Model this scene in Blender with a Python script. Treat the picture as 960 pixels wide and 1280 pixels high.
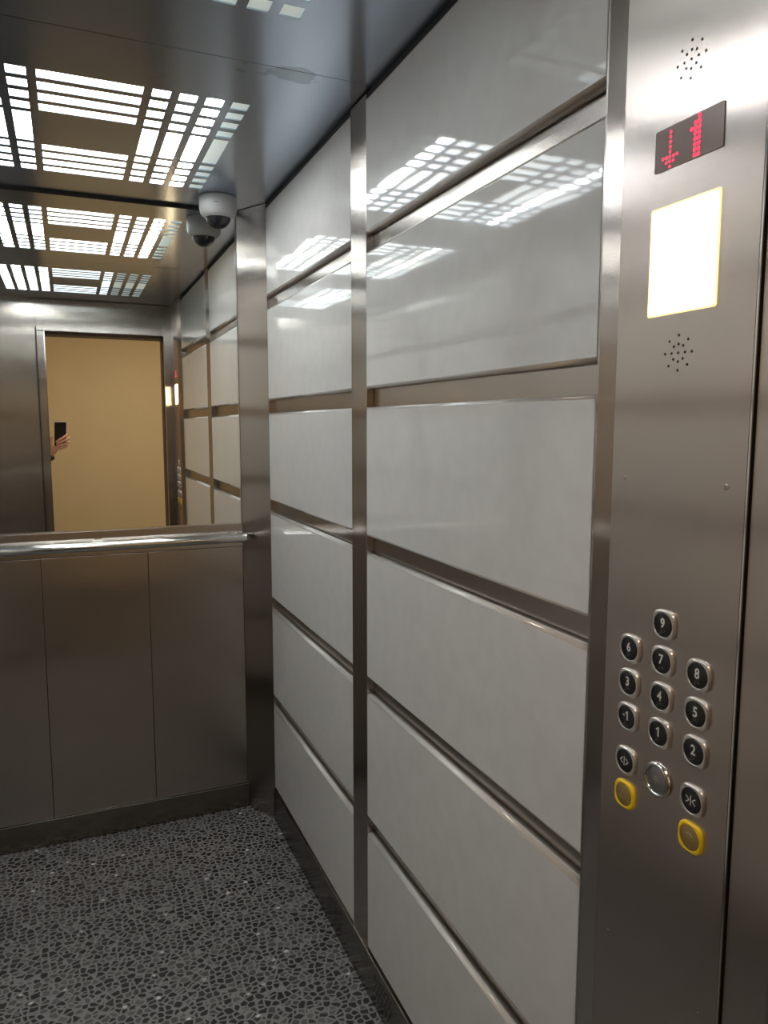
import bpy, bmesh, math, random
from mathutils import Vector, Matrix, Euler
random.seed(7)
scn = bpy.context.scene
for o in list(bpy.data.objects):
    bpy.data.objects.remove(o, do_unlink=True)
COL = scn.collection

# ------------------------------------------------------------------ camera
CAM_H = 1.4566
YAW, PITCH, ROLL = math.radians(23.024), math.radians(-6.665), math.radians(0.033)
FPX = 931.97
cd = bpy.data.cameras.new('camera')
cam = bpy.data.objects.new('camera', cd)
COL.objects.link(cam)
FW = Vector((math.sin(YAW) * math.cos(PITCH), math.cos(YAW) * math.cos(PITCH), math.sin(PITCH)))
RT = Vector((math.cos(YAW), -math.sin(YAW), 0))
UP = RT.cross(FW)
r2 = RT * math.cos(ROLL) + UP * math.sin(ROLL)
u2 = -RT * math.sin(ROLL) + UP * math.cos(ROLL)
cam.matrix_world = Matrix(((r2.x, u2.x, -FW.x, 0), (r2.y, u2.y, -FW.y, 0), (r2.z, u2.z, -FW.z, CAM_H), (0, 0, 0, 1)))
cd.sensor_fit = 'VERTICAL'
cd.sensor_height = 36.0
cd.lens = FPX / 1280 * 36.0
cd.clip_start = 0.01
cd.clip_end = 50
scn.camera = cam

# ------------------------------------------------------------------ world, exposure, large lights
w = bpy.data.worlds.new('world')
scn.world = w
w.use_nodes = True
w.node_tree.nodes['Background'].inputs[0].default_value = (0.9, 0.75, 0.55, 1)
w.node_tree.nodes['Background'].inputs[1].default_value = 0.05
vs = scn.view_settings
vs.view_transform = 'Standard'
vs.look = 'None'
vs.exposure = 0.38
vs.gamma = 1.0
vs.use_curve_mapping = False

def area_light(name, loc, rot, sx, sy, power, color):
    l = bpy.data.lights.new(name, 'AREA')
    l.shape = 'RECTANGLE'
    l.size, l.size_y, l.energy, l.color = sx, sy, power, color
    o = bpy.data.objects.new(name, l)
    COL.objects.link(o)
    o.location, o.rotation_euler = loc, rot
    return o
# the lamp on the ceiling of the lift landing, outside the open door
area_light('landing_ceiling_lamp', (0.62, -0.35, 2.57), (0, 0, 0), 1.2, 0.4, 25, (1.0, 0.84, 0.69))

STRIP_E, DIFF_E, MID_E, DIM_E, COPLAMP_E = 40.0, 4.2, 1.3, 0.26, 32.0

# ------------------------------------------------------------------ dimensions (metres), camera at x=0 y=0
W, WL = 0.655, -0.484          # right and left wall planes
DB, F = 2.712, 0.463           # back wall plane, front wall plane (inside)
H = 2.2
YP, YM1, YM2, YC = 0.817, 1.647, 1.747, 2.566
XC, XCL = 0.584, -0.413        # where the chamfered corner posts meet the back wall
OPL, OPR, OPH = -0.089, 0.596, 2.012
XMID = (W + WL) / 2

# ------------------------------------------------------------------ materials
def mat(name, color=(0.8, 0.8, 0.8), rough=0.5, metal=0.0, **kw):
    m = bpy.data.materials.new(name)
    m.use_nodes = True
    b = m.node_tree.nodes['Principled BSDF']
    b.inputs['Base Color'].default_value = (*color, 1)
    b.inputs['Roughness'].default_value = rough
    b.inputs['Metallic'].default_value = metal
    for k, v in kw.items():
        b.inputs[k.replace('_', ' ')].default_value = v
    return m

def nodes(m):
    nt = m.node_tree
    return nt, nt.nodes, nt.links, nt.nodes['Principled BSDF']

def steel(name, color, rough, aniso, tangent='wall', streak=0.004, wave=0.0):
    """brushed stainless steel; the grain blurs reflections across it"""
    m = mat(name, color, rough, 1.0)
    nt, N, L, b = nodes(m)
    b.inputs['Anisotropic'].default_value = aniso
    geo = N.new('ShaderNodeNewGeometry')
    if tangent == 'wall':
        cr = N.new('ShaderNodeVectorMath')
        cr.operation = 'CROSS_PRODUCT'
        L.new(geo.outputs['Normal'], cr.inputs[0])
        cr.inputs[1].default_value = (0, 0, 1)
        L.new(cr.outputs[0], b.inputs['Tangent'])
        stretch = (220, 220, 2.0)
    else:
        v = N.new('ShaderNodeCombineXYZ')
        v.inputs[0].default_value, v.inputs[1].default_value = (0, 1)
        L.new(v.outputs[0], b.inputs['Tangent'])
        stretch = (2.0, 220, 220)
    mp = N.new('ShaderNodeMapping')
    mp.inputs['Scale'].default_value = stretch
    L.new(geo.outputs['Position'], mp.inputs['Vector'])
    nz = N.new('ShaderNodeTexNoise')
    nz.inputs['Scale'].default_value = 1.0
    nz.inputs['Detail'].default_value = 3
    L.new(mp.outputs[0], nz.inputs['Vector'])
    mr = N.new('ShaderNodeMapRange')
    mr.inputs['To Min'].default_value = rough - streak
    mr.inputs['To Max'].default_value = rough + streak
    L.new(nz.outputs['Fac'], mr.inputs['Value'])
    L.new(mr.outputs[0], b.inputs['Roughness'])
    if wave > 0:
        nz2 = N.new('ShaderNodeTexNoise')
        nz2.inputs['Scale'].default_value = 3.2
        nz2.inputs['Detail'].default_value = 1
        L.new(geo.outputs['Position'], nz2.inputs['Vector'])
        bp = N.new('ShaderNodeBump')
        bp.inputs['Strength'].default_value = 1.0
        bp.inputs['Distance'].default_value = wave
        L.new(nz2.outputs['Fac'], bp.inputs['Height'])
        L.new(bp.outputs[0], b.inputs['Normal'])
    return m

M = {}
M['steel'] = steel('brushed_steel', (0.50, 0.45, 0.41), 0.20, 0.95, wave=0.0015)
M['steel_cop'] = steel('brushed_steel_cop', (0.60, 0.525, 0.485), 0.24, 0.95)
M['steel_dark'] = steel('brushed_steel_kick', (0.24, 0.215, 0.19), 0.24, 0.85)
def stain(m, cx, cy, sx, sy):
    """dried smear of old sealant beside the sheet joint"""
    nt, N, L, b = nodes(m)
    geo = N.new('ShaderNodeNewGeometry')
    mp = N.new('ShaderNodeMapping')
    mp.vector_type = 'POINT'
    mp.inputs['Location'].default_value = (-cx / sx, -cy / sy, 0)
    mp.inputs['Scale'].default_value = (1 / sx, 1 / sy, 0)
    L.new(geo.outputs['Position'], mp.inputs['Vector'])
    ln = N.new('ShaderNodeVectorMath')
    ln.operation = 'LENGTH'
    L.new(mp.outputs[0], ln.inputs[0])
    nz = N.new('ShaderNodeTexNoise')
    nz.inputs['Scale'].default_value = 22
    nz.inputs['Detail'].default_value = 4
    L.new(geo.outputs['Position'], nz.inputs['Vector'])
    ad = N.new('ShaderNodeMath')
    ad.operation = 'MULTIPLY_ADD'
    L.new(nz.outputs['Fac'], ad.inputs[0])
    ad.inputs[1].default_value = 2.2
    L.new(ln.outputs['Value'], ad.inputs[2])
    cr = N.new('ShaderNodeValToRGB')
    base = b.inputs['Base Color'].default_value
    cr.color_ramp.elements[0].position = 0.62
    cr.color_ramp.elements[0].color = (base[0] * 0.68, base[1] * 0.68, base[2] * 0.66, 1)
    cr.color_ramp.elements[1].position = 0.66
    cr.color_ramp.elements[1].color = tuple(base)
    dv = N.new('ShaderNodeMath')
    dv.operation = 'DIVIDE'
    L.new(ad.outputs[0], dv.inputs[0])
    dv.inputs[1].default_value = 2.6
    L.new(dv.outputs[0], cr.inputs[0])
    L.new(cr.outputs[0], b.inputs['Base Color'])
M['steel_ceiling'] = steel('brushed_steel_ceiling', (0.48, 0.55, 0.66), 0.21, 0.5, tangent='y', wave=0.001)
stain(M['steel_ceiling'], 0.47, 1.635, 0.11, 0.05)
M['chrome'] = mat('polished_steel', (0.72, 0.71, 0.69), 0.12, 1.0)
M['mirror'] = mat('mirror_glass', (0.84, 0.84, 0.80), 0.0, 1.0)
M['edge'] = mat('mirror_edge', (0.75, 0.74, 0.7), 0.2, 1.0)
M['gap'] = mat('shadow_gap', (0.015, 0.014, 0.013), 0.7)
M['frame'] = mat('dark_bronze_door_frame', (0.06, 0.04, 0.03), 0.5)
M['shaft'] = mat('lift_shaft_paint', (0.08, 0.08, 0.08), 0.8)

def laminate():
    m = mat('glossy_white_laminate', (0.60, 0.595, 0.575), 0.05, 0.0)
    nt, N, L, b = nodes(m)
    b.inputs['IOR'].default_value = 1.52
    b.inputs['Coat Weight'].default_value = 0.25
    b.inputs['Coat Roughness'].default_value = 0.03
    geo = N.new('ShaderNodeNewGeometry')
    nz = N.new('ShaderNodeTexNoise')
    nz.inputs['Scale'].default_value = 7.0
    nz.inputs['Detail'].default_value = 1.5
    L.new(geo.outputs['Position'], nz.inputs['Vector'])
    bp = N.new('ShaderNodeBump')
    bp.inputs['Strength'].default_value = 1.0
    bp.inputs['Distance'].default_value = 0.00035
    L.new(nz.outputs['Fac'], bp.inputs['Height'])
    L.new(bp.outputs[0], b.inputs['Normal'])
    L.new(bp.outputs[0], b.inputs['Coat Normal'])
    n2 = N.new('ShaderNodeTexNoise')
    n2.inputs['Scale'].default_value = 25
    n2.inputs['Detail'].default_value = 6
    L.new(geo.outputs['Position'], n2.inputs['Vector'])
    cr = N.new('ShaderNodeValToRGB')
    cr.color_ramp.elements[0].position = 0.3
    cr.color_ramp.elements[0].color = (0.65, 0.638, 0.625, 1)
    cr.color_ramp.elements[1].position = 0.7
    cr.color_ramp.elements[1].color = (0.69, 0.678, 0.665, 1)
    L.new(n2.outputs['Fac'], cr.inputs[0])
    L.new(cr.outputs[0], b.inputs['Base Color'])
    return m
M['white'] = laminate()

def floor_mat():
    m = mat('pebble_print_vinyl', (0.1, 0.1, 0.1), 0.42)
    nt, N, L, b = nodes(m)
    b.inputs['Specular IOR Level'].default_value = 0.35
    geo = N.new('ShaderNodeNewGeometry')
    mp = N.new('ShaderNodeMapping')
    mp.inputs['Scale'].default_value = (1, 1.12, 0)
    L.new(geo.outputs['Position'], mp.inputs['Vector'])
    dn = N.new('ShaderNodeTexNoise')
    dn.inputs['Scale'].default_value = 40
    L.new(mp.outputs[0], dn.inputs['Vector'])
    mx = N.new('ShaderNodeMix')
    mx.data_type = 'VECTOR'
    mx.inputs[0].default_value = 0.012
    L.new(mp.outputs[0], mx.inputs[4])
    L.new(dn.outputs['Color'], mx.inputs[5])
    ve = N.new('ShaderNodeTexVoronoi')
    ve.feature = 'DISTANCE_TO_EDGE'
    ve.inputs['Scale'].default_value = 52
    ve.inputs['Randomness'].default_value = 0.85
    L.new(mx.outputs[1], ve.inputs['Vector'])
    vc = N.new('ShaderNodeTexVoronoi')
    vc.inputs['Scale'].default_value = 52
    vc.inputs['Randomness'].default_value = 0.85
    L.new(mx.outputs[1], vc.inputs['Vector'])
    # stone tone: from near black to mid grey, one tone for each pebble
    sep = N.new('ShaderNodeSeparateColor')
    L.new(vc.outputs['Color'], sep.inputs[0])
    tone = N.new('ShaderNodeValToRGB')
    e = tone.color_ramp.elements
    e[0].position, e[0].color = 0.0, (0.003, 0.003, 0.003, 1)
    e[1].position, e[1].color = 1.0, (0.10, 0.10, 0.099, 1)
    e2 = tone.color_ramp.elements.new(0.55)
    e2.color = (0.012, 0.012, 0.012, 1)
    L.new(sep.outputs[0], tone.inputs[0])
    grout = N.new('ShaderNodeValToRGB')
    grout.color_ramp.elements[0].position = 0.06
    grout.color_ramp.elements[0].color = (1, 1, 1, 1)
    grout.color_ramp.elements[1].position = 0.17
    grout.color_ramp.elements[1].color = (0, 0, 0, 1)
    L.new(ve.outputs['Distance'], grout.inputs[0])
    mc = N.new('ShaderNodeMix')
    mc.data_type = 'RGBA'
    L.new(grout.outputs[0], mc.inputs[0])
    L.new(tone.outputs[0], mc.inputs[6])
    mc.inputs[7].default_value = (0.19, 0.193, 0.191, 1)
    # sparse pale flecks
    vf = N.new('ShaderNodeTexVoronoi')
    vf.inputs['Scale'].default_value = 16
    L.new(mx.outputs[1], vf.inputs['Vector'])
    fl = N.new('ShaderNodeValToRGB')
    fl.color_ramp.elements[0].position = 0.045
    fl.color_ramp.elements[0].color = (1, 1, 1, 1)
    fl.color_ramp.elements[1].position = 0.13
    fl.color_ramp.elements[1].color = (0, 0, 0, 1)
    L.new(vf.outputs['Distance'], fl.inputs[0])
    mc2 = N.new('ShaderNodeMix')
    mc2.data_type = 'RGBA'
    L.new(fl.outputs[0], mc2.inputs[0])
    L.new(mc.outputs[2], mc2.inputs[6])
    mc2.inputs[7].default_value = (0.55, 0.55, 0.54, 1)
    L.new(mc2.outputs[2], b.inputs['Base Color'])
    bp = N.new('ShaderNodeBump')
    bp.inputs['Strength'].default_value = 0.3
    bp.inputs['Distance'].default_value = 0.001
    L.new(ve.outputs['Distance'], bp.inputs['Height'])
    L.new(bp.outputs[0], b.inputs['Normal'])
    return m
M['floor'] = floor_mat()

def plaster():
    m = mat('tan_painted_plaster', (0.56, 0.42, 0.21), 0.75)
    nt, N, L, b = nodes(m)
    geo = N.new('ShaderNodeNewGeometry')
    nz = N.new('ShaderNodeTexNoise')
    nz.inputs['Scale'].default_value = 4
    nz.inputs['Detail'].default_value = 6
    L.new(geo.outputs['Position'], nz.inputs['Vector'])
    cr = N.new('ShaderNodeValToRGB')
    cr.color_ramp.elements[0].color = (0.58, 0.475, 0.285, 1)
    cr.color_ramp.elements[1].color = (0.63, 0.52, 0.315, 1)
    L.new(nz.outputs['Fac'], cr.inputs[0])
    L.new(cr.outputs[0], b.inputs['Base Color'])
    bp = N.new('ShaderNodeBump')
    bp.inputs['Distance'].default_value = 0.004
    bp.inputs['Strength'].default_value = 0.4
    L.new(nz.outputs['Fac'], bp.inputs['Height'])
    L.new(bp.outputs[0], b.inputs['Normal'])
    return m
M['plaster'] = plaster()
M['landing_floor'] = mat('landing_floor_stone', (0.07, 0.06, 0.05), 0.4)
M['landing_ceiling'] = mat('landing_ceiling_paint', (0.7, 0.64, 0.54), 0.8)

def emit(name, color, strength):
    m = mat(name, color, 0.4)
    b = m.node_tree.nodes['Principled BSDF']
    b.inputs['Emission Color'].default_value = (*color, 1)
    b.inputs['Emission Strength'].default_value = strength
    b.inputs['Specular IOR Level'].default_value = 0.0
    return m
M['led'] = emit('led_strip_light', (0.98, 1.0, 0.975), STRIP_E)
M['diffuser'] = emit('lit_opal_diffuser', (0.96, 1.0, 0.97), DIFF_E)
M['diffuser_mid'] = emit('half_lit_opal_diffuser', (0.93, 1.0, 0.97), MID_E)
M['diffuser_dim'] = emit('weakly_lit_opal_diffuser', (0.8, 0.88, 0.82), DIM_E)
M['cop_lamp'] = emit('warm_backlit_panel', (1.0, 0.74, 0.42), COPLAMP_E)
M['cop_lamp_rim'] = emit('amber_lamp_rim', (1.0, 0.70, 0.26), 1.15)
M['red_led'] = emit('red_led', (1.0, 0.03, 0.07), 2.2)
M['display'] = mat('hazed_smoked_display_glass', (0.34, 0.25, 0.235), 0.22)  # dark glass; its washed-out reflection is lightened into the base colour
M['black_disc'] = mat('black_button_face', (0.012, 0.011, 0.011), 0.28)
M['bezel'] = mat('satin_silver_bezel', (0.74, 0.71, 0.67), 0.3, 0.85)
M['print_white'] = mat('white_print', (0.72, 0.71, 0.69), 0.5)
M['print_grey'] = mat('grey_print', (0.22, 0.21, 0.2), 0.5)
M['print_mid'] = mat('faint_print', (0.5, 0.46, 0.38), 0.5)
M['yellow'] = mat('yellow_plastic', (0.92, 0.62, 0.012), 0.35)
M['bronze'] = mat('smoked_amber_disc', (0.33, 0.23, 0.08), 0.3, 0.3)
M['bell_disc'] = mat('grey_steel_disc', (0.30, 0.29, 0.28), 0.35, 0.8)
M['hole'] = mat('drilled_hole_black', (0.008, 0.007, 0.007), 0.8)
M['cam_white'] = mat('white_camera_plastic', (0.40, 0.40, 0.39), 0.45)
M['dome'] = mat('smoked_camera_dome', (0.012, 0.012, 0.018), 0.06)
M['phone'] = mat('black_phone_glass', (0.015, 0.015, 0.017), 0.12)
M['lens'] = mat('phone_lens_glass', (0.03, 0.03, 0.05), 0.05, 0.5)
M['skin'] = mat('skin', (0.62, 0.33, 0.23), 0.5)
M['jacket'] = mat('black_jacket_cloth', (0.012, 0.012, 0.014), 0.85)
M['trousers'] = mat('dark_trouser_cloth', (0.03, 0.035, 0.05), 0.85)
M['hair'] = mat('dark_hair', (0.02, 0.014, 0.01), 0.6)
M['eye'] = mat('eye_white', (0.75, 0.74, 0.72), 0.2)
M['shoe'] = mat('dark_shoe_leather', (0.03, 0.025, 0.02), 0.5)

# ------------------------------------------------------------------ mesh helpers
def link(name, me, m, parent=None):
    o = bpy.data.objects.new(name, me)
    COL.objects.link(o)
    if m is not None and len(me.materials) == 0:
        me.materials.append(M[m] if isinstance(m, str) else m)
    if parent is not None:
        o.parent = parent
    return o

def obj(name, bm, m, parent=None, smooth=False, wn=False):
    me = bpy.data.meshes.new(name)
    bmesh.ops.recalc_face_normals(bm, faces=bm.faces)
    if smooth or wn:
        for f in bm.faces:
            f.smooth = True
    bm.to_mesh(me)
    bm.free()
    o = link(name, me, m, parent)
    if wn:
        md = o.modifiers.new('weighted_normal', 'WEIGHTED_NORMAL')
        md.weight = 100
    return o

def empty(name, loc=(0, 0, 0)):
    o = bpy.data.objects.new(name, None)
    o.empty_display_size = 0.05
    COL.objects.link(o)
    o.location = loc
    return o

def tag(o, label, cat, group=None):
    o['label'] = label
    o['category'] = cat
    if group:
        o['group'] = group
    return o

def struct(o, label, cat):
    o['kind'] = 'structure'
    return tag(o, label, cat)

def add_box(bm, a, b):
    vs_ = [bm.verts.new((x, y, z)) for x in (a[0], b[0]) for y in (a[1], b[1]) for z in (a[2], b[2])]
    for q in ((0, 1, 3, 2), (4, 6, 7, 5), (0, 4, 5, 1), (2, 3, 7, 6), (0, 2, 6, 4), (1, 5, 7, 3)):
        bm.faces.new([vs_[i] for i in q])
    return vs_

def box(a, b, bev=0.0, seg=3):
    bm = bmesh.new()
    add_box(bm, a, b)
    if bev > 0:
        bmesh.ops.bevel(bm, geom=list(bm.edges), offset=bev, segments=seg, profile=0.5, affect='EDGES')
    return bm

def prism(pts, z0, z1):
    """upright prism over a plan outline"""
    bm = bmesh.new()
    lo = [bm.verts.new((x, y, z0)) for x, y in pts]
    hi = [bm.verts.new((x, y, z1)) for x, y in pts]
    n = len(pts)
    for i in range(n):
        bm.faces.new((lo[i], lo[(i + 1) % n], hi[(i + 1) % n], hi[i]))
    bm.faces.new(lo[::-1])
    bm.faces.new(hi)
    return bm

def tube(bm, pts, rads, n=16, caps=True):
    pts = [Vector(p) for p in pts]
    rings = []
    for i, p in enumerate(pts):
        d = (pts[min(i + 1, len(pts) - 1)] - pts[max(i - 1, 0)]).normalized()
        a = d.cross(Vector((0, 0, 1)) if abs(d.z) < 0.9 else Vector((1, 0, 0))).normalized()
        b = d.cross(a)
        r = rads[i] if isinstance(rads, (list, tuple)) else rads
        rings.append([bm.verts.new(p + (a * math.cos(t) + b * math.sin(t)) * r)
                      for t in (2 * math.pi * k / n for k in range(n))])
    for r0, r1 in zip(rings, rings[1:]):
        for k in range(n):
            bm.faces.new((r0[k], r0[(k + 1) % n], r1[(k + 1) % n], r1[k]))
    if caps:
        bm.faces.new(rings[0][::-1])
        bm.faces.new(rings[-1])
    return bm

def lathe(profile, n=40, bm=None):
    """profile of (radius, height) about z"""
    bm = bm or bmesh.new()
    rings = []
    for r, z in profile:
        if r < 1e-6:
            rings.append([bm.verts.new((0, 0, z))])
        else:
            rings.append([bm.verts.new((r * math.cos(2 * math.pi * k / n), r * math.sin(2 * math.pi * k / n), z)) for k in range(n)])
    for a, b in zip(rings, rings[1:]):
        for k in range(n):
            k2 = (k + 1) % n
            if len(a) == 1:
                bm.faces.new((a[0], b[k], b[k2]))
            elif len(b) == 1:
                bm.faces.new((a[k], a[k2], b[0]))
            else:
                bm.faces.new((a[k], a[k2], b[k2], b[k]))
    return bm

# ================================================================== THE CABIN SHELL
fl = obj('floor', box((WL - 0.03, F - 0.06, -0.03), (W + 0.03, DB + 0.03, 0.0)), 'floor')
struct(fl, 'dark vinyl lift floor printed with small grey and black pebbles', 'floor')

# ---- side walls: steel carcass with twelve glossy white panels, central steel mullion
ROWS = [(0.122, 0.436), (0.477, 0.799), (0.839, 1.150), (1.190, 1.498), (1.540, 1.853), (1.893, 2.187)]
def panel_bm(a, b, s, r=0.0078, n=6):
    """board whose upper and lower front edges are rounded over, swept along y"""
    xf, xb = (a[0], b[0]) if s > 0 else (b[0], a[0])     # front face, back face
    pr = [(xb, a[2])]
    for cz, t0 in ((a[2] + r, -90), (b[2] - r, 180)):
        for k in range(n + 1):
            t = math.radians((270 - 90 * k / n) if cz == a[2] + r else (180 - 90 * k / n))
            pr.append((xf + s * r + s * r * math.cos(t), cz + r * math.sin(t)))
    pr.append((xb, b[2]))
    bm = bmesh.new()
    R0 = [bm.verts.new((x, a[1], z)) for x, z in pr]
    R1 = [bm.verts.new((x, b[1], z)) for x, z in pr]
    m = len(pr)
    for i in range(m):
        bm.faces.new((R0[i], R0[(i + 1) % m], R1[(i + 1) % m], R1[i]))
    bm.faces.new(R0[::-1])
    bm.faces.new(R1)
    return bm
def side_wall(name, X, s, label):
    """s=+1: wall at +X whose face looks to -X; s=-1 the other way"""
    root = obj(name, box((min(X + s * 0.019, X + s * 0.05), F - 0.02, 0.0), (max(X + s * 0.019, X + s * 0.05), DB + 0.02, H)), 'steel')
    struct(root, label, 'wall')
    for (y0, y1) in ((YP, YM1), (YM2, YC)):
        for (z0, z1) in ROWS:
            a = (min(X, X + s * 0.0185), y0 + 0.0015, z0)
            b = (max(X, X + s * 0.0185), y1 - 0.0015, z1)
            obj('panel', panel_bm(a, b, s), 'white', root, wn=True)
    a = (min(X, X + s * 0.0185), YM1, 0.06)
    b = (max(X, X + s * 0.0185), YM2, H - 0.004)
    obj('mullion', box(a, b, 0.0012, 2), 'steel', root, wn=True)
    # dark shadow strip where the wall meets the ceiling
    obj('shadow_gap', box((min(X + s * 0.006, X + s * 0.018), YP, 2.189), (max(X + s * 0.006, X + s * 0.018), YC, 2.1995)), 'gap', root)
    # kick plate with drilled ventilation holes
    xk = X - s * 0.004
    kp = obj('kick_plate', box((min(xk, xk + s * 0.02), F + 0.02, 0.0), (max(xk, xk + s * 0.02), YC + 0.02, 0.117), 0.0012, 2), 'steel_dark', root, wn=True)
    for yv in (1.49, 1.84):
        bm = bmesh.new()
        for i in range(7):
            for j in range(5):
                yy, zz = yv + i * 0.016 + (j % 2) * 0.008, 0.032 + j * 0.0145
                c = [bm.verts.new((xk - s * 0.0004, yy + 0.0042 * math.cos(k * math.pi / 4), zz + 0.0042 * math.sin(k * math.pi / 4))) for k in range(8)]
                bm.faces.new(c)
        o = obj('ventilation_holes', bm, 'hole', kp)
        o['kind'] = 'stuff'
    return root
wr = side_wall('wall_right', W, 1, 'right lift wall of glossy white panels with a steel mullion, beside the button panel')
wl = side_wall('wall_left', WL, -1, 'left lift wall of glossy white panels facing the button panel side')

# steel fields of the side walls next to the door
obj('door_side_plate', box((W - 0.001, F, 0.118), (W + 0.019, YP - 0.002, H - 0.004)), 'steel', wr)
obj('door_side_plate', box((0.6445, F, 0.118), (W - 0.0012, 0.5524, H - 0.004)), 'steel_cop', wr)
obj('door_side_plate', box((WL - 0.019, F, 0.118), (WL, YP - 0.002, H - 0.004)), 'steel', wl)

# ---- chamfered corner posts
def post(name, sx, xc, X, label):
    o = obj(name, prism([(xc, DB - 0.006), (X + sx * 0.0, YC + 0.001), (X + sx * 0.02, YC + 0.001), (X + sx * 0.02, DB + 0.01), (xc, DB + 0.01)], 0.0, H - 0.002), 'steel')
    return struct(o, label, 'corner post')
post('trim_1', 1, XC, W, 'brushed steel corner post between the mirror and the right white panels')
post('trim_2', -1, XCL, WL, 'brushed steel corner post between the mirror and the left white panels')

# ---- back wall: three brushed panels, rail band, kick plate
wb = obj('wall_back', box((WL - 0.03, DB + 0.004, 0.0), (W + 0.03, DB + 0.05, H)), 'steel_dark')
struct(wb, 'rear lift wall clad below the mirror in dark brushed steel panels', 'wall')
SEAMS = [XCL, -0.0955, 0.2475, XC]
for x0, x1 in zip(SEAMS, SEAMS[1:]):
    obj('panel', box((x0 + 0.0013, DB - 0.006, 0.097), (x1 - 0.0013, DB + 0.004, 1.011), 0.0008, 2), 'steel', wb, wn=True)
obj('rail_band', box((XCL, DB - 0.007, 1.0135), (XC, DB + 0.004, 1.096), 0.001, 2), 'steel', wb, wn=True)
bb = obj('baseboard_back', box((XCL - 0.02, DB - 0.010, 0.0), (XC + 0.012, DB + 0.002, 0.093), 0.001, 2), 'steel_dark', None, wn=True)
obj('edge_highlight', box((XCL - 0.02, DB - 0.0106, 0.0925), (XC + 0.006, DB - 0.004, 0.0950)), 'chrome', bb)  # added bright strip standing in for the highlight on the plate's upper bevel
struct(bb, 'dark brushed steel kick plate along the foot of the rear wall', 'baseboard')

# ---- mirror from the rail band up to the ceiling
mr = empty('wall_mirror', (XMID, DB, 1.1))
tag(mr, 'large frameless mirror filling the rear wall above the handrail', 'mirror')
def local(o, root):
    o.matrix_parent_inverse = root.matrix_world.inverted()
    return o
bpy.context.view_layer.update()
def part(root, name, bm, m, smooth=False, wn=False):
    o = obj(name, bm, m, None, smooth, wn)
    o.parent = root
    o.matrix_parent_inverse = Matrix.Translation(root.location).inverted()
    return o
part(mr, 'glass', box((XCL + 0.003, DB - 0.002, 1.100), (XC - 0.003, DB + 0.004, H - 0.010)), 'mirror')
part(mr, 'bottom_edge', box((XCL + 0.003, DB - 0.0065, 1.0965), (XC - 0.003, DB - 0.001, 1.1005)), 'edge')
part(mr, 'side_edge', box((XC - 0.0045, DB - 0.004, 1.100), (XC - 0.002, DB + 0.002, H - 0.010)), 'edge')
part(mr, 'side_edge', box((XCL + 0.002, DB - 0.004, 1.100), (XCL + 0.0045, DB + 0.002, H - 0.010)), 'edge')
gt = obj('trim_3', box((XCL, DB - 0.004, H - 0.0095), (XC, DB + 0.004, H - 0.0005)), 'gap')
struct(gt, 'dark gap line between the mirror top and the ceiling', 'trim')

# ---- handrail
RZ, RY, RR = 1.049, DB - 0.052, 0.0155
hr = empty('handrail', (XMID, DB, RZ))
tag(hr, 'polished steel tube handrail across the rear wall under the mirror', 'handrail')
bm = bmesh.new()
xe = 0.592
tube(bm, [(-0.43, RY, RZ), (xe - 0.02, RY, RZ), (xe - 0.006, RY, RZ), (xe, RY, RZ)], [RR, RR, RR, RR * 0.8], 28)
part(hr, 'rail', bm, 'chrome', wn=True)
for x in (-0.35, 0.085, 0.545):
    bm = bmesh.new()
    tube(bm, [(x, RY, RZ), (x, DB - 0.006, RZ)], 0.0075, 16)
    br = part(hr, 'bracket', bm, 'chrome', wn=True)
    bm = bmesh.new()
    tube(bm, [(x, DB - 0.013, RZ), (x, DB - 0.007, RZ)], 0.022, 20)
    o = obj('flange', bm, 'chrome', None, wn=True)
    o.parent = br

# ---- front wall with the door opening
wf = obj('wall_front', box((WL - 0.03, F - 0.045, 0.0), (-0.134, F - 0.001, H)), 'steel')
struct(wf, 'front lift wall of brushed steel around the open doorway', 'wall')
obj('panel', box((WL, F - 0.002, 0.10), (-0.136, F + 0.003, 1.300), 0.0008, 2), 'steel', wf, wn=True)
obj('panel', box((WL, F - 0.002, 1.302), (-0.136, F + 0.003, 2.030), 0.0008, 2), 'steel', wf, wn=True)
obj('panel', box((WL, F - 0.002, 2.032), (-0.136, F + 0.003, H - 0.003), 0.0008, 2), 'steel', wf, wn=True)
obj('kick_plate', box((WL, F - 0.002, 0.0), (-0.136, F + 0.006, 0.098), 0.0008, 2), 'steel_dark', wf, wn=True)
obj('jamb', box((-0.134, F - 0.06, 0.0), (OPL, F - 0.012, OPH), 0.0015, 2), 'steel', wf, wn=True)
obj('jamb_gap', box((-0.1400, F - 0.012, 0.0), (-0.1330, F + 0.0036, OPH + 0.018)), 'gap', wf)
obj('jamb_edge', box((OPL - 0.0060, F - 0.0125, 0.0), (OPL + 0.0005, F - 0.0085, OPH)), 'chrome', wf)
obj('jamb', box((OPR, F - 0.06, 0.0), (W + 0.02, F, OPH), 0.0015, 2), 'steel', wf, wn=True)
obj('door_header', box((-0.134, F - 0.06, OPH), (W + 0.02, F, H - 0.003), 0.0015, 2), 'steel', wf, wn=True)

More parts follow.
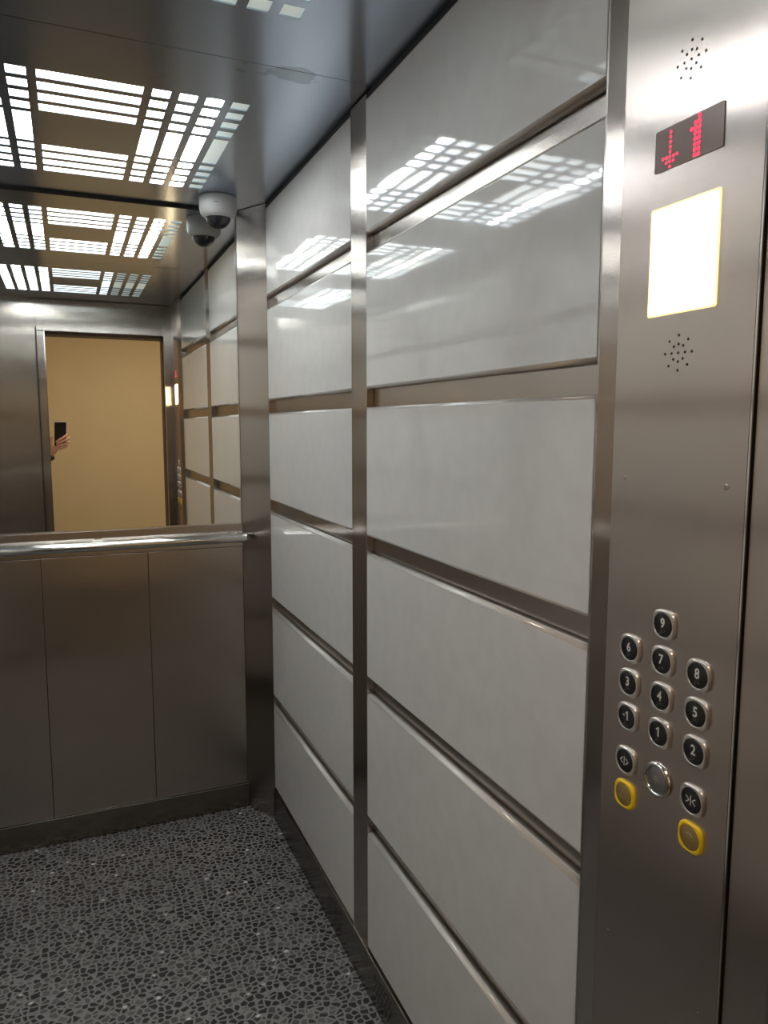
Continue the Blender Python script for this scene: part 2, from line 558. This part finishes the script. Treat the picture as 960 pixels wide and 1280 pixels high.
# ---- ceiling: two brushed sheets with cut-out light patterns
COLS = [(-0.0235, 0.195)]
for k in range(4):
    COLS.append((0.214 + k * 0.0595, 0.254 + k * 0.0595))
    COLS.append((2 * 0.0855 - 0.254 - k * 0.0595, 2 * 0.0855 - 0.214 - k * 0.0595))
COLS.sort()
def rows(y0):
    r = [(y0 + 0.0615 * k, y0 + 0.0615 * k + 0.040) for k in range(4)]
    r.append((y0 + 0.245, y0 + 0.441))
    r += [(y0 + 0.461 + 0.0608 * k, y0 + 0.461 + 0.0608 * k + 0.0395) for k in range(4)]
    return r
def sheet(x0, x1, y0, y1, ystart):
    R = rows(ystart)
    xs = sorted([x0, x1] + [v for c in COLS for v in c])
    ys = sorted([y0, y1] + [v for r in R for v in r])
    def hole(xm, ym):
        ci = next((c for c in COLS if c[0] < xm < c[1]), None)
        ri = next((i for i, r in enumerate(R) if r[0] < ym < r[1]), None)
        if ci is None or ri is None:
            return False
        return not (ci[1] - ci[0] > 0.1 and ri == 4)
    bm = bmesh.new()
    t = 0.003
    vb = {(i, j): bm.verts.new((x, y, H)) for i, x in enumerate(xs) for j, y in enumerate(ys)}
    vt = {(i, j): bm.verts.new((x, y, H + t)) for i, x in enumerate(xs) for j, y in enumerate(ys)}
    solid = {}
    for i in range(len(xs) - 1):
        for j in range(len(ys) - 1):
            solid[i, j] = not hole((xs[i] + xs[i + 1]) / 2, (ys[j] + ys[j + 1]) / 2)
    for (i, j), s in solid.items():
        if not s:
            continue
        bm.faces.new((vb[i, j], vb[i, j + 1], vb[i + 1, j + 1], vb[i + 1, j]))
        bm.faces.new((vt[i, j], vt[i + 1, j], vt[i + 1, j + 1], vt[i, j + 1]))
        for di, dj, p, q in ((-1, 0, (i, j + 1), (i, j)), (1, 0, (i + 1, j), (i + 1, j + 1)), (0, -1, (i, j), (i + 1, j)), (0, 1, (i + 1, j + 1), (i, j + 1))):
            if not solid.get((i + di, j + dj), False):
                bm.faces.new((vb[p], vb[q], vt[q], vt[p]))
    return bm
YJ = 1.614
ce = obj('ceiling', box((WL - 0.03, F - 0.05, H + 0.06), (W + 0.03, DB + 0.03, H + 0.08)), 'shaft')
struct(ce, 'brushed steel lift ceiling with two cut-out light patterns', 'ceiling')
obj('ceiling_sheet', sheet(WL - 0.005, W + 0.012, F - 0.04, YJ - 0.001, 0.735), 'steel_ceiling', ce)
obj('ceiling_sheet', sheet(WL - 0.005, W + 0.012, YJ + 0.001, DB - 0.001, 1.820), 'steel_ceiling', ce)
obj('joint_backing', box((WL, YJ - 0.01, H + 0.0032), (W + 0.01, YJ + 0.01, H + 0.006)), 'gap', ce)

def ceiling_light(ystart, lit, mids, dims, strips, label):
    root = empty('ceiling_light', (0.0855, ystart + 0.34, H + 0.01))
    tag(root, label, 'light', 'ceiling lights')
    y0, y1 = ystart - 0.03, ystart + 0.715
    part(root, 'diffuser', box((lit[0], y0, H + 0.0058), (lit[1], y1, H + 0.008)), 'diffuser')
    for d in mids:
        part(root, 'diffuser', box((d[0], y0, H + 0.0058), (d[1], y1, H + 0.008)), 'diffuser_mid')
    for d in dims:
        part(root, 'diffuser_edge', box((d[0], y0, H + 0.0058), (d[1], y1, H + 0.008)), 'diffuser_dim')
    for x in strips:
        part(root, 'light_tube', box((x - 0.015, ystart + 0.012, H + 0.0034), (x + 0.015, ystart + 0.672, H + 0.0054)), 'led')
    bm = bmesh.new()
    a, b = -0.29, 0.462
    add_box(bm, (a, y0 - 0.006, H + 0.0035), (b, y0 - 0.001, H + 0.05))
    add_box(bm, (a, y1 + 0.001, H + 0.0035), (b, y1 + 0.006, H + 0.05))
    add_box(bm, (a - 0.005, y0 - 0.006, H + 0.0035), (a, y1 + 0.006, H + 0.05))
    add_box(bm, (b, y0 - 0.006, H + 0.0035), (b + 0.005, y1 + 0.006, H + 0.05))
    add_box(bm, (a, y0 - 0.006, H + 0.05), (b, y1 + 0.006, H + 0.053))
    part(root, 'housing', bm, 'cam_white')
    return root
ceiling_light(1.820, (-0.285, 0.384), [], [(0.3845, 0.458)], (-0.181, 0.3525), 'lit grid of slots in the rear ceiling sheet, nearest the dome camera')
ceiling_light(0.735, (-0.285, -0.033), [(-0.0325, 0.262)], [(0.2625, 0.458)], (-0.181,), 'half lit grid of slots in the front ceiling sheet, above the doorway')

# ================================================================== BUTTON PANEL
COPX, COPY = 0.640, 0.659
cop = empty('control_panel', (COPX, COPY, 1.1))
tag(cop, 'tall brushed steel lift button panel with a lit white square and red display', 'control panel')
TCOP = Matrix(((0, 0, -1, COPX), (-1, 0, 0, COPY), (0, 1, 0, 0), (0, 0, 0, 1)))
def cpart(name, bm, m, parent=None, smooth=False, wn=False, at=None):
    """mesh in plate coordinates: x right, y up, z out of the plate"""
    bm.transform(TCOP @ Matrix.Translation((at[0], at[1], 0)) if at else TCOP)
    o = obj(name, bm, m, None, smooth, wn)
    o.parent = parent or cop
    if parent is None:
        o.matrix_parent_inverse = Matrix.Translation(cop.location).inverted()
    return o
HT = H - 0.004
bm = prism([(COPX, 0.557), (W + 0.0, 0.557), (W + 0.0, 0.761), (COPX, 0.761)], 0.0, HT)
part(cop, 'face_plate', bm, 'steel_cop')
bm = prism([(COPX, 0.7613), (W, 0.7613), (W, YP - 0.002)], 0.0, HT)
part(cop, 'angled_flange', bm, 'steel_cop')
bm = prism([(COPX + 0.0005, 0.5545), (COPX + 0.003, 0.5545), (COPX + 0.003, 0.5572), (COPX + 0.0005, 0.5572)], 0.0, HT)
part(cop, 'plate_edge', bm, 'chrome')
bm = prism([(COPX + 0.006, 0.5526), (W - 0.0014, 0.5526), (W - 0.0014, 0.5568), (COPX + 0.006, 0.5568)], 0.0, HT)
part(cop, 'shadow_gap', bm, 'gap')

def rrect(wd, ht, r, n=6):
    pts = []
    for cx, cy, a0 in ((wd / 2 - r, ht / 2 - r, 0), (-wd / 2 + r, ht / 2 - r, 90), (-wd / 2 + r, -ht / 2 + r, 180), (wd / 2 - r, -ht / 2 + r, 270)):
        for k in range(n + 1):
            a = math.radians(a0 + 90 * k / n)
            pts.append((cx + r * math.cos(a), cy + r * math.sin(a)))
    return pts
def plate(pts, z0, z1):
    return prism(pts, z0, z1)

# display
dp = cpart('display', plate(rrect(0.098, 0.0455, 0.002), 0.0, 0.0012), 'display', at=(0.002, 1.766))
dp['label'] = 'dark red-lit display showing a down arrow and the number 1'
def dots(rowsp, x0, y0, px, pz, r):
    bm = bmesh.new()
    for j, row in enumerate(rowsp):
        for i, c in enumerate(row):
            if c != '#':
                continue
            vs_ = [bm.verts.new((x0 + i * px + r * math.cos(k * math.pi / 4), y0 - j * pz + r * math.sin(k * math.pi / 4), 0.0014)) for k in range(8)]
            bm.faces.new(vs_)
    return bm
ARROW = ['..#..', '..#..', '..#..', '..#..', '..#..', '#####', '.###.', '..#..']
ONE = ['..#', '.##', '###', '.##', '.##', '.##', '.##', '.##']
o = cpart('arrow_symbol', dots(ARROW, COPY - 0.693, 1.7825, 0.0053, 0.0053, 0.0017), 'red_led', dp)
o['label'] = 'red dotted down arrow'
o = cpart('floor_number', dots(ONE, COPY - 0.6515, 1.7855, 0.0052, 0.0056, 0.0023), 'red_led', dp)
o['label'] = 'red dotted number 1'

# backlit warm panel
lp = cpart('lamp_rim', plate(rrect(0.1015, 0.1215, 0.003), 0.0, 0.0008), 'cop_lamp_rim', at=(0.0012, 1.6425))
lp2 = cpart('lamp_panel', plate(rrect(0.0960, 0.1165, 0.004), 0.0, 0.0014), 'cop_lamp', lp, at=(0.0012, 1.6425))

# speaker holes
SP = [(0, .0195), (.014, .0138), (-.014, .0138), (0, .0097), (.007, .0075), (-.007, .0075), (.020, 0), (-.020, 0), (.010, 0), (-.010, 0), (0, 0),
      (.007, -.0068), (-.007, -.0068), (0, -.0097), (.014, -.0138), (-.014, -.0138), (0, -.0195)]
for zc in (1.849, 1.5375):
    bm = bmesh.new()
    for x, y in SP:
        vs_ = [bm.verts.new((x + 0.0016 * math.cos(k * math.pi / 5), y + 0.0016 * math.sin(k * math.pi / 5), 0.0002)) for k in range(10)]
        bm.faces.new(vs_)
    o = cpart('speaker_holes', bm, 'hole', at=(0.001, zc))
    o['kind'] = 'stuff'

# screws
def screw_bm():
    bm = lathe([(0.0032, 0.0), (0.0030, 0.0002), (0.0018, 0.0004), (0.0, 0.0004)], 16)
    return bm
for y, z in ((0.7365, 1.3915), (0.5815, 1.3915), (0.7365, 0.7825), (0.5815, 0.7825)):
    s = cpart('screw', screw_bm(), 'steel_cop', at=(COPY - y, z), smooth=True)
    bm = bmesh.new()
    add_box(bm, (-0.0016, -0.00025, 0.0002), (0.0016, 0.00025, 0.00045))
    cpart('screw_slot', bm, 'hole', s, at=(COPY - y, z))

# lettering
def text_mesh(s, height, sx=1.0, bold=0.0):
    c = bpy.data.curves.new('lettering', 'FONT')
    c.body = s
    c.align_x = 'CENTER'
    c.align_y = 'CENTER'
    c.size = 1.0
    c.offset = bold
    c.resolution_u = 3
    o = bpy.data.objects.new('lettering', c)
    COL.objects.link(o)
    dg = bpy.context.evaluated_depsgraph_get()
    me = bpy.data.meshes.new_from_object(o.evaluated_get(dg))
    bm = bmesh.new()
    bm.from_mesh(me)
    bpy.data.objects.remove(o, do_unlink=True)
    bpy.data.meshes.remove(me)
    xs = [v.co.x for v in bm.verts]
    ys = [v.co.y for v in bm.verts]
    cx, cy, h = (min(xs) + max(xs)) / 2, (min(ys) + max(ys)) / 2, max(ys) - min(ys)
    k = height / h
    for v in bm.verts:
        v.co = Vector(((v.co.x - cx) * k * sx, (v.co.y - cy) * k, 0))
    return bm

def bezel_bm(half, rin, hgt, sq=3.2, n=48):
    """rounded-square button collar around a round hole"""
    def sup(a, r):
        c, s = math.cos(a), math.sin(a)
        return r / ((abs(c) ** sq + abs(s) ** sq) ** (1 / sq))
    bm = bmesh.new()
    prof = [(1.0, 0.0), (1.0, hgt * 0.5), (0.97, hgt * 0.8), (0.92, hgt * 0.97)]
    rings = []
    for k, z in prof:
        rings.append([bm.verts.new((sup(a, half * k) * math.cos(a), sup(a, half * k) * math.sin(a), z)) for a in (2 * math.pi * i / n for i in range(n))])
    for r, z in ((rin + 0.0006, hgt), (rin, hgt * 0.9), (rin, hgt * 0.4)):
        rings.append([bm.verts.new((r * math.cos(a), r * math.sin(a), z)) for a in (2 * math.pi * i / n for i in range(n))])
    for r0, r1 in zip(rings, rings[1:]):
        for i in range(n):
            bm.faces.new((r0[i], r0[(i + 1) % n], r1[(i + 1) % n], r1[i]))
    return bm

BRAILLE = {'1': '1', '2': '12', '3': '14', '4': '145', '5': '15', '6': '124', '7': '1245', '8': '125', '9': '24', '-1': '36'}
def braille_bm(ch):
    bm = bmesh.new()
    for cell, pat in enumerate(('3456', BRAILLE[ch])):
        for d in pat:
            k = int(d) - 1
            x = -0.0042 + cell * 0.0055 + (k // 3) * 0.0023
            y = -0.0064 - (k % 3) * 0.0018
            vs_ = [bm.verts.new((x + 0.0007 * math.cos(i * math.pi / 3), y + 0.0007 * math.sin(i * math.pi / 3), 0.0042)) for i in range(6)]
            bm.faces.new(vs_)
    return bm

def poly(bm, pts, z):
    bm.faces.new([bm.verts.new((x, y, z)) for x, y in pts])
def stroke(bm, p, q, wd, z):
    p, q = Vector((*p, 0)), Vector((*q, 0))
    d = (q - p).normalized()
    n = Vector((-d.y, d.x, 0)) * wd / 2
    poly(bm, [(v.x, v.y) for v in (p + n, p - n, q - n, q + n)], z)

def button(ch, y, z):
    at = (COPY - y, z)
    yellow = ch in ('alarm', 'phone')
    b = cpart('button', bezel_bm(0.0177, 0.0146, 0.0040), 'yellow' if yellow else 'bezel', smooth=True, wn=True, at=at)
    f = cpart('button_face', lathe([(0.0147, 0.0012), (0.0146, 0.0032), (0.0132, 0.0038), (0.0, 0.0040)], 36), 'bronze' if yellow else 'black_disc', b, smooth=True, at=at)
    zt = 0.00425
    if ch in BRAILLE:
        if ch in ('1', '-1'):
            t = bmesh.new()
            cx = 0.0 if ch == '1' else 0.0016
            stroke(t, (cx + 0.0008, -0.0059), (cx + 0.0008, 0.0059), 0.0021, 0)
            stroke(t, (cx + 0.0008, 0.0052), (cx - 0.0026, 0.0022), 0.0018, 0)
            if ch == '-1':
                stroke(t, (-0.0060, -0.0006), (-0.0022, -0.0006), 0.0017, 0)
        else:
            t = text_mesh(ch, 0.0122, 0.88, 0.025)
        bmesh.ops.translate(t, verts=t.verts, vec=(0, 0.0024, zt))
        o = cpart('numeral', t, 'print_white', b, at=at)
        cpart('braille', braille_bm(ch), 'print_grey', b, at=at)
        b['label'] = 'round black lift button marked %s in a silver collar' % ch
    elif ch in ('open', 'close'):
        bm = bmesh.new()
        stroke(bm, (0, -0.0058), (0, 0.0062), 0.0013, zt)
        s = -1 if ch == 'open' else 1
        for side in (-1, 1):
            if ch == 'open':
                tip, base = side * 0.0072, side * 0.0026
            else:
                tip, base = side * 0.0020, side * 0.0070
            stroke(bm, (base, 0.0042), (tip, 0.0002), 0.0013, zt)
            stroke(bm, (tip, 0.0004), (base, -0.0038), 0.0013, zt)
        o = cpart('symbol', bm, 'print_white', b, at=at)
        b['label'] = 'round black door %s button in a silver collar' % ch
    elif ch == 'alarm':
        bm = bmesh.new()
        pts = [(-0.005, -0.0035), (-0.0036, -0.0015), (-0.003, 0.003), (-0.001, 0.005), (0.001, 0.005), (0.003, 0.003), (0.0036, -0.0015), (0.005, -0.0035)]
        for p, q in zip(pts, pts[1:] + pts[:1]):
            stroke(bm, p, q, 0.0008, zt)
        cpart('symbol', bm, 'print_mid', b, at=at)
        b['label'] = 'yellow rimmed alarm button below the door open button'
    else:
        bm = bmesh.new()
        pr = None
        for k in range(9):
            a = math.radians(20 + 120 * k / 8)
            p = (0.005 * math.cos(a), 0.0012 + 0.005 * math.sin(a))
            if pr:
                stroke(bm, pr, p, 0.0016, zt)
            pr = p
        cpart('symbol', bm, 'print_mid', b, at=at)
        b['label'] = 'yellow rimmed call button below the door close button'
YCOL = (0.714, 0.659, 0.604)
for ch, c, z in (('9', 1, 1.223), ('6', 0, 1.179), ('7', 1, 1.179), ('8', 2, 1.179), ('3', 0, 1.1345), ('4', 1, 1.1345), ('5', 2, 1.1345),
                 ('-1', 0, 1.090), ('1', 1, 1.090), ('2', 2, 1.090), ('open', 0, 1.032), ('close', 2, 1.032), ('alarm', 0, 0.987), ('phone', 2, 0.987)):
    button(ch, YCOL[c], z)
at = (0.0, 1.0315)
b = cpart('button', lathe([(0.0215, 0.0), (0.0215, 0.0025), (0.0195, 0.005), (0.0175, 0.005), (0.0162, 0.003), (0.0160, 0.001)], 48), 'chrome', smooth=True, at=at)
b['label'] = 'large round chrome ringed grey button in the middle column'
cpart('button_face', lathe([(0.0161, 0.001), (0.016, 0.0028), (0.0148, 0.0034), (0.0, 0.0036)], 40), 'bell_disc', b, smooth=True, at=at)
bm = bmesh.new()
for p, q in (((-0.004, 0.004), (0.004, 0.004)), ((-0.004, 0.0), (0.004, 0.0)), ((-0.004, 0.004), (-0.004, -0.001)), ((0.0, 0.005), (0.0, -0.006)), ((0.004, 0.004), (0.004, -0.001))):
    stroke(bm, p, q, 0.0009, 0.0038)
cpart('symbol', bm, 'print_mid', b, at=at)

# ================================================================== DOME CAMERA
CX, CY_ = 0.497, 2.572
sc_ = empty('security_camera', (CX, CY_, H))
tag(sc_, 'white dome security camera on the ceiling by the mirror', 'security camera')
def campart(name, bm, m, parent=None, smooth=True, wn=False):
    bm.transform(Matrix.Translation((CX, CY_, H)))
    o = obj(name, bm, m, None, smooth, wn)
    o.parent = parent or sc_
    if parent is None:
        o.matrix_parent_inverse = Matrix.Translation(sc_.location).inverted()
    return o
campart('housing', lathe([(0.0, 0.0), (0.060, 0.0), (0.061, -0.004), (0.061, -0.038), (0.058, -0.052), (0.051, -0.061), (0.044, -0.064), (0.0, -0.064)], 56), 'cam_white', wn=True)
prof = [(0.0405 * math.cos(t), -0.060 - 0.040 * math.sin(t)) for t in (math.pi / 2 * k / 12 for k in range(13))]
prof[-1] = (0.0, prof[-1][1])
dm = campart('dome', lathe(prof, 40), 'dome')
campart('dome_ring', lathe([(0.0400, -0.0600), (0.0425, -0.0665), (0.0450, -0.0655), (0.0465, -0.0610)], 48), 'cam_white', wn=True)
bm = bmesh.new()
ang0 = math.atan2(-CY_, -CX) - 0.08
vs0 = []
for k in range(7):
    a = ang0 - 0.14 + 0.28 * k / 6
    vs0.append([bm.verts.new((0.0614 * math.cos(a), 0.0614 * math.sin(a), z)) for z in (-0.0275, -0.031)])
for a, b_ in zip(vs0, vs0[1:]):
    bm.faces.new((a[0], b_[0], b_[1], a[1]))
campart('badge', bm, 'print_grey')

# ================================================================== LANDING OUTSIDE THE DOOR
LY0, LY1, LX0, LX1, LZ = -1.9, 0.30, -1.7, 1.9, 2.60
def st(name, a, b, m, label, cat):
    return struct(obj(name, box(a, b), m), label, cat)
st('landing_floor', (LX0, LY0, -0.03), (LX1, LY1 + 0.08, 0.0), 'landing_floor', 'stone floor of the landing outside the lift door', 'floor')
st('landing_ceiling', (LX0, LY0, LZ), (LX1, LY1 + 0.08, LZ + 0.03), 'landing_ceiling', 'pale ceiling of the landing outside the lift', 'ceiling')
wlr = st('wall_landing_rear', (LX0, LY0 - 0.05, 0.0), (LX1, LY0, LZ), 'plaster', 'tan painted landing wall seen in the mirror through the doorway', 'wall')
obj('pilaster', box((LX0 + 0.02, LY0, 0.0), (0.005, LY0 + 0.02, LZ)), 'plaster', wlr)
st('wall_landing_left', (LX0 - 0.05, LY0 - 0.05, 0.0), (LX0, LY1 + 0.08, LZ), 'plaster', 'left end wall of the tan landing', 'wall')
st('wall_landing_right', (LX1, LY0 - 0.05, 0.0), (LX1 + 0.05, LY1 + 0.08, LZ), 'plaster', 'right end wall of the tan landing', 'wall')
wlf = st('wall_landing_front', (LX0, LY1, 0.0), (OPL - 0.07, LY1 + 0.08, LZ), 'plaster', 'tan landing wall around the lift doorway, facing away from the cabin', 'wall')
obj('wall_piece', box((OPR + 0.07, LY1, 0.0), (LX1, LY1 + 0.08, LZ)), 'plaster', wlf)
obj('wall_piece', box((OPL - 0.07, LY1, 2.09), (OPR + 0.07, LY1 + 0.08, LZ)), 'plaster', wlf)
dr = struct(empty('door_1', (0.25, 0.34, 0)), 'brushed steel door frame between the landing and the lift', 'door frame')
part(dr, 'frame_post', box((OPL - 0.07, LY1 - 0.015, 0.0), (OPL - 0.015, F - 0.061, 1.996), 0.001, 1), 'frame')
part(dr, 'frame_post', box((OPR - 0.004, LY1 - 0.015, 0.0), (OPR + 0.07, F - 0.061, 1.996), 0.001, 1), 'frame')
part(dr, 'frame_head', box((OPL - 0.07, LY1 - 0.015, 1.996), (OPR + 0.07, F - 0.061, 2.09), 0.001, 1), 'frame')
part(dr, 'sill', box((OPL - 0.015, LY1 + 0.081, -0.02), (OPR + 0.015, F - 0.061, 0.001)), 'steel_dark')

# ================================================================== PERSON WITH PHONE (seen in the mirror)
def skin_mesh(name, pts, edges, rads, root=0, sub=2):
    me = bpy.data.meshes.new(name)
    me.from_pydata([tuple(p) for p in pts], edges, [])
    o = bpy.data.objects.new(name, me)
    COL.objects.link(o)
    o.modifiers.new('skin', 'SKIN')
    for i, sv in enumerate(me.skin_vertices[0].data):
        r = rads[i]
        sv.radius = r if isinstance(r, tuple) else (r, r)
        sv.use_root = (i == root)
    s = o.modifiers.new('sub', 'SUBSURF')
    s.levels = s.render_levels = sub
    dg = bpy.context.evaluated_depsgraph_get()
    m2 = bpy.data.meshes.new_from_object(o.evaluated_get(dg))
    bpy.data.objects.remove(o, do_unlink=True)
    for p in m2.polygons:
        p.use_smooth = True
    return m2

O = Vector((0, 0, CAM_H))
def PH(x, y, z):
    """point in the phone's own frame: x to its right, y up, z towards the lift"""
    return O + RT * x + UP * y + FW * z
ph = empty('smartphone', tuple(PH(-0.027, -0.06, -0.012)))
tag(ph, 'black smartphone held up in a hand in the mirror, outside the doorway', 'phone')
def pbox(name, a, b, bev, m, parent=None):
    bm = box(a, b, bev, 3)
    bm.transform(Matrix(((RT.x, UP.x, FW.x, 0), (RT.y, UP.y, FW.y, 0), (RT.z, UP.z, FW.z, CAM_H), (0, 0, 0, 1))))
    o = obj(name, bm, m, None, wn=True)
    o.parent = parent or ph
    if parent is None:
        o.matrix_parent_inverse = Matrix.Translation(ph.location).inverted()
    return o
pbox('body', (-0.066, -0.143, -0.0135), (0.012, 0.018, -0.0055), 0.0035, 'phone')
cm = pbox('camera_module', (-0.013, -0.030, -0.0056), (0.010, 0.014, -0.0042), 0.0006, 'phone')
for yy in (0.0, -0.02):
    bm = bmesh.new()
    tube(bm, [PH(-0.001, yy, -0.0044), PH(-0.001, yy, -0.0034)], 0.006, 18)
    o = obj('lens', bm, 'lens')
    o.parent = cm

pts, eds, rds = [], [], []
def V(p, r, prev=None):
    pts.append(Vector(p))
    rds.append(r)
    i = len(pts) - 1
    if prev is not None:
        eds.append((prev, i))
    return i
BX, BY = -0.56, -0.40
face = Vector((math.sin(math.radians(50)), math.cos(math.radians(50)), 0))
left = Vector((-face.y, face.x, 0))
def B(f, l, z):
    return Vector((BX, BY, z)) + face * f + left * l
pel = V(B(0, 0, 0.95), (0.15, 0.11))
wst = V(B(0, 0, 1.10), (0.145, 0.10), pel)
chs = V(B(0.0, 0, 1.28), (0.165, 0.115), wst)
upc = V(B(0.0, 0, 1.42), (0.13, 0.09), chs)
nck = V(B(0.0, 0, 1.52), 0.055, upc)
hd0 = V(B(0.015, 0, 1.60), (0.068, 0.08), nck)
hd1 = V(B(0.02, 0, 1.69), (0.075, 0.092), hd0)
hd2 = V(B(0.01, 0, 1.76), (0.055, 0.07), hd1)
for s in (1, -1):   # legs
    hp = V(B(0, s * 0.10, 0.88), 0.095, pel)
    kn = V(B(0.02, s * 0.11, 0.48), 0.062, hp)
    an = V(B(0.0, s * 0.115, 0.10), 0.043, kn)
    hl = V(B(0.02, s * 0.115, 0.045), 0.042, an)
    V(B(0.17, s * 0.125, 0.032), 0.032, hl)
# right arm hangs
sh = V(B(0, -0.185, 1.42), 0.062, upc)
el = V(B(-0.03, -0.25, 1.14), 0.046, sh)
wr_ = V(B(0.06, -0.25, 0.90), 0.030, el)
V(B(0.10, -0.25, 0.80), (0.02, 0.036), wr_)
# left arm reaches the phone
WR = PH(-0.100, -0.205, -0.006)
sh = V(B(0, 0.185, 1.42), 0.062, upc)
el = V((-0.36, -0.07, 1.13), 0.046, sh)
fa = V(WR.lerp(Vector((-0.36, -0.07, 1.13)), 0.35), 0.034, el)
wr_ = V(WR, 0.026, fa)
pm = V(PH(-0.080, -0.165, 0.000), (0.019, 0.026), wr_)
body = skin_mesh('body', pts, eds, rds, pel, 2)
person = empty('person', (BX, BY, 0))
tag(person, 'person in dark jacket holding a phone, only the hand showing in the mirror', 'person')
for k in ('jacket', 'trousers', 'skin', 'shoe'):
    body.materials.append(M[k])
for p in body.polygons:
    c = p.center
    if c.z < 0.075:
        i = 3
    elif c.z < 0.97 and (c - Vector(B(0.08, -0.25, c.z))).length > 0.09:
        i = 1
    elif c.z > 1.535 or (c - WR).length < 0.045 or (c - PH(-0.08, -0.165, 0)).length < 0.055:
        i = 2
    elif c.z < 0.88:
        i = 2
    else:
        i = 0
    p.material_index = i
bo = link('body', body, None, person)
bo.matrix_parent_inverse = Matrix.Translation(person.location).inverted()

# the left hand: palm and five fingers wrapped on the phone's back
pts, eds, rds = [], [], []
w0 = V(PH(-0.094, -0.192, -0.003), (0.022, 0.027))
p0 = V(PH(-0.080, -0.163, 0.000), (0.017, 0.032), w0)
p1 = V(PH(-0.068, -0.138, 0.004), (0.013, 0.036), p0)
hand_bits = [skin_mesh('hand', pts, eds, rds, 0, 2)]
def chain(ps, rs):
    global pts, eds, rds
    pts, eds, rds = [], [], []
    pv = None
    for p, r in zip(ps, rs):
        pv = V(PH(*p), r, pv)
    hand_bits.append(skin_mesh('finger', pts, eds, rds, 0, 2))
fr = (0.0105, 0.0098, 0.0088, 0.0078, 0.006)
chain([(-0.064, -0.118, 0.006), (-0.046, -0.102, 0.013), (-0.020, -0.087, 0.013), (0.004, -0.071, 0.009), (0.015, -0.063, 0.005)], fr)
chain([(-0.062, -0.128, 0.007), (-0.038, -0.117, 0.016), (-0.008, -0.103, 0.017), (0.020, -0.091, 0.011), (0.032, -0.086, 0.006)], fr)
chain([(-0.062, -0.144, 0.006), (-0.038, -0.137, 0.014), (-0.008, -0.128, 0.016), (0.022, -0.117, 0.011), (0.035, -0.112, 0.005)], fr)
chain([(-0.066, -0.160, 0.004), (-0.044, -0.157, 0.011), (-0.018, -0.151, 0.013), (0.006, -0.144, 0.009), (0.017, -0.140, 0.005)], (0.0095, 0.009, 0.008, 0.007, 0.0055))
chain([(-0.085, -0.160, -0.004), (-0.092, -0.130, -0.010), (-0.086, -0.100, -0.014), (-0.076, -0.078, -0.016)], (0.013, 0.0125, 0.0105, 0.0075))
bm = bmesh.new()
for me in hand_bits:
    bm.from_mesh(me)
hn = obj('hand', bm, 'skin', None, smooth=True)
hn.parent = person
hn.matrix_parent_inverse = Matrix.Translation(person.location).inverted()
# sleeve cuff
bm = bmesh.new()
e0 = Vector((-0.36, -0.07, 1.13))
tube(bm, [WR.lerp(e0, 0.30), WR.lerp(e0, 0.10), WR.lerp(e0, -0.05)], [0.043, 0.038, 0.036], 20)
cf = part(person, 'sleeve_cuff', bm, 'jacket', wn=True)
# face and hair
def ball(c, rx, ry, rz, seg=16, ring=10):
    bm = bmesh.new()
    bmesh.ops.create_uvsphere(bm, u_segments=seg, v_segments=ring, radius=1)
    R = Matrix((( face.x, left.x, 0), (face.y, left.y, 0), (0, 0, 1))).to_4x4()
    bm.transform(Matrix.Translation(c) @ R @ Matrix.Diagonal((rx, ry, rz, 1)))
    return bm
part(person, 'hair', ball(B(-0.012, 0, 1.735), 0.105, 0.088, 0.085), 'hair', smooth=True)
part(person, 'nose', ball(B(0.112, 0, 1.655), 0.02, 0.014, 0.024), 'skin', smooth=True)
part(person, 'mouth', ball(B(0.096, 0, 1.612), 0.010, 0.024, 0.006), M['skin'], smooth=True)
for s in (1, -1):
    part(person, 'eye', ball(B(0.098, s * 0.032, 1.685), 0.010, 0.013, 0.008), 'eye', smooth=True)
    part(person, 'ear', ball(B(0.01, s * 0.080, 1.66), 0.022, 0.010, 0.032), 'skin', smooth=True)
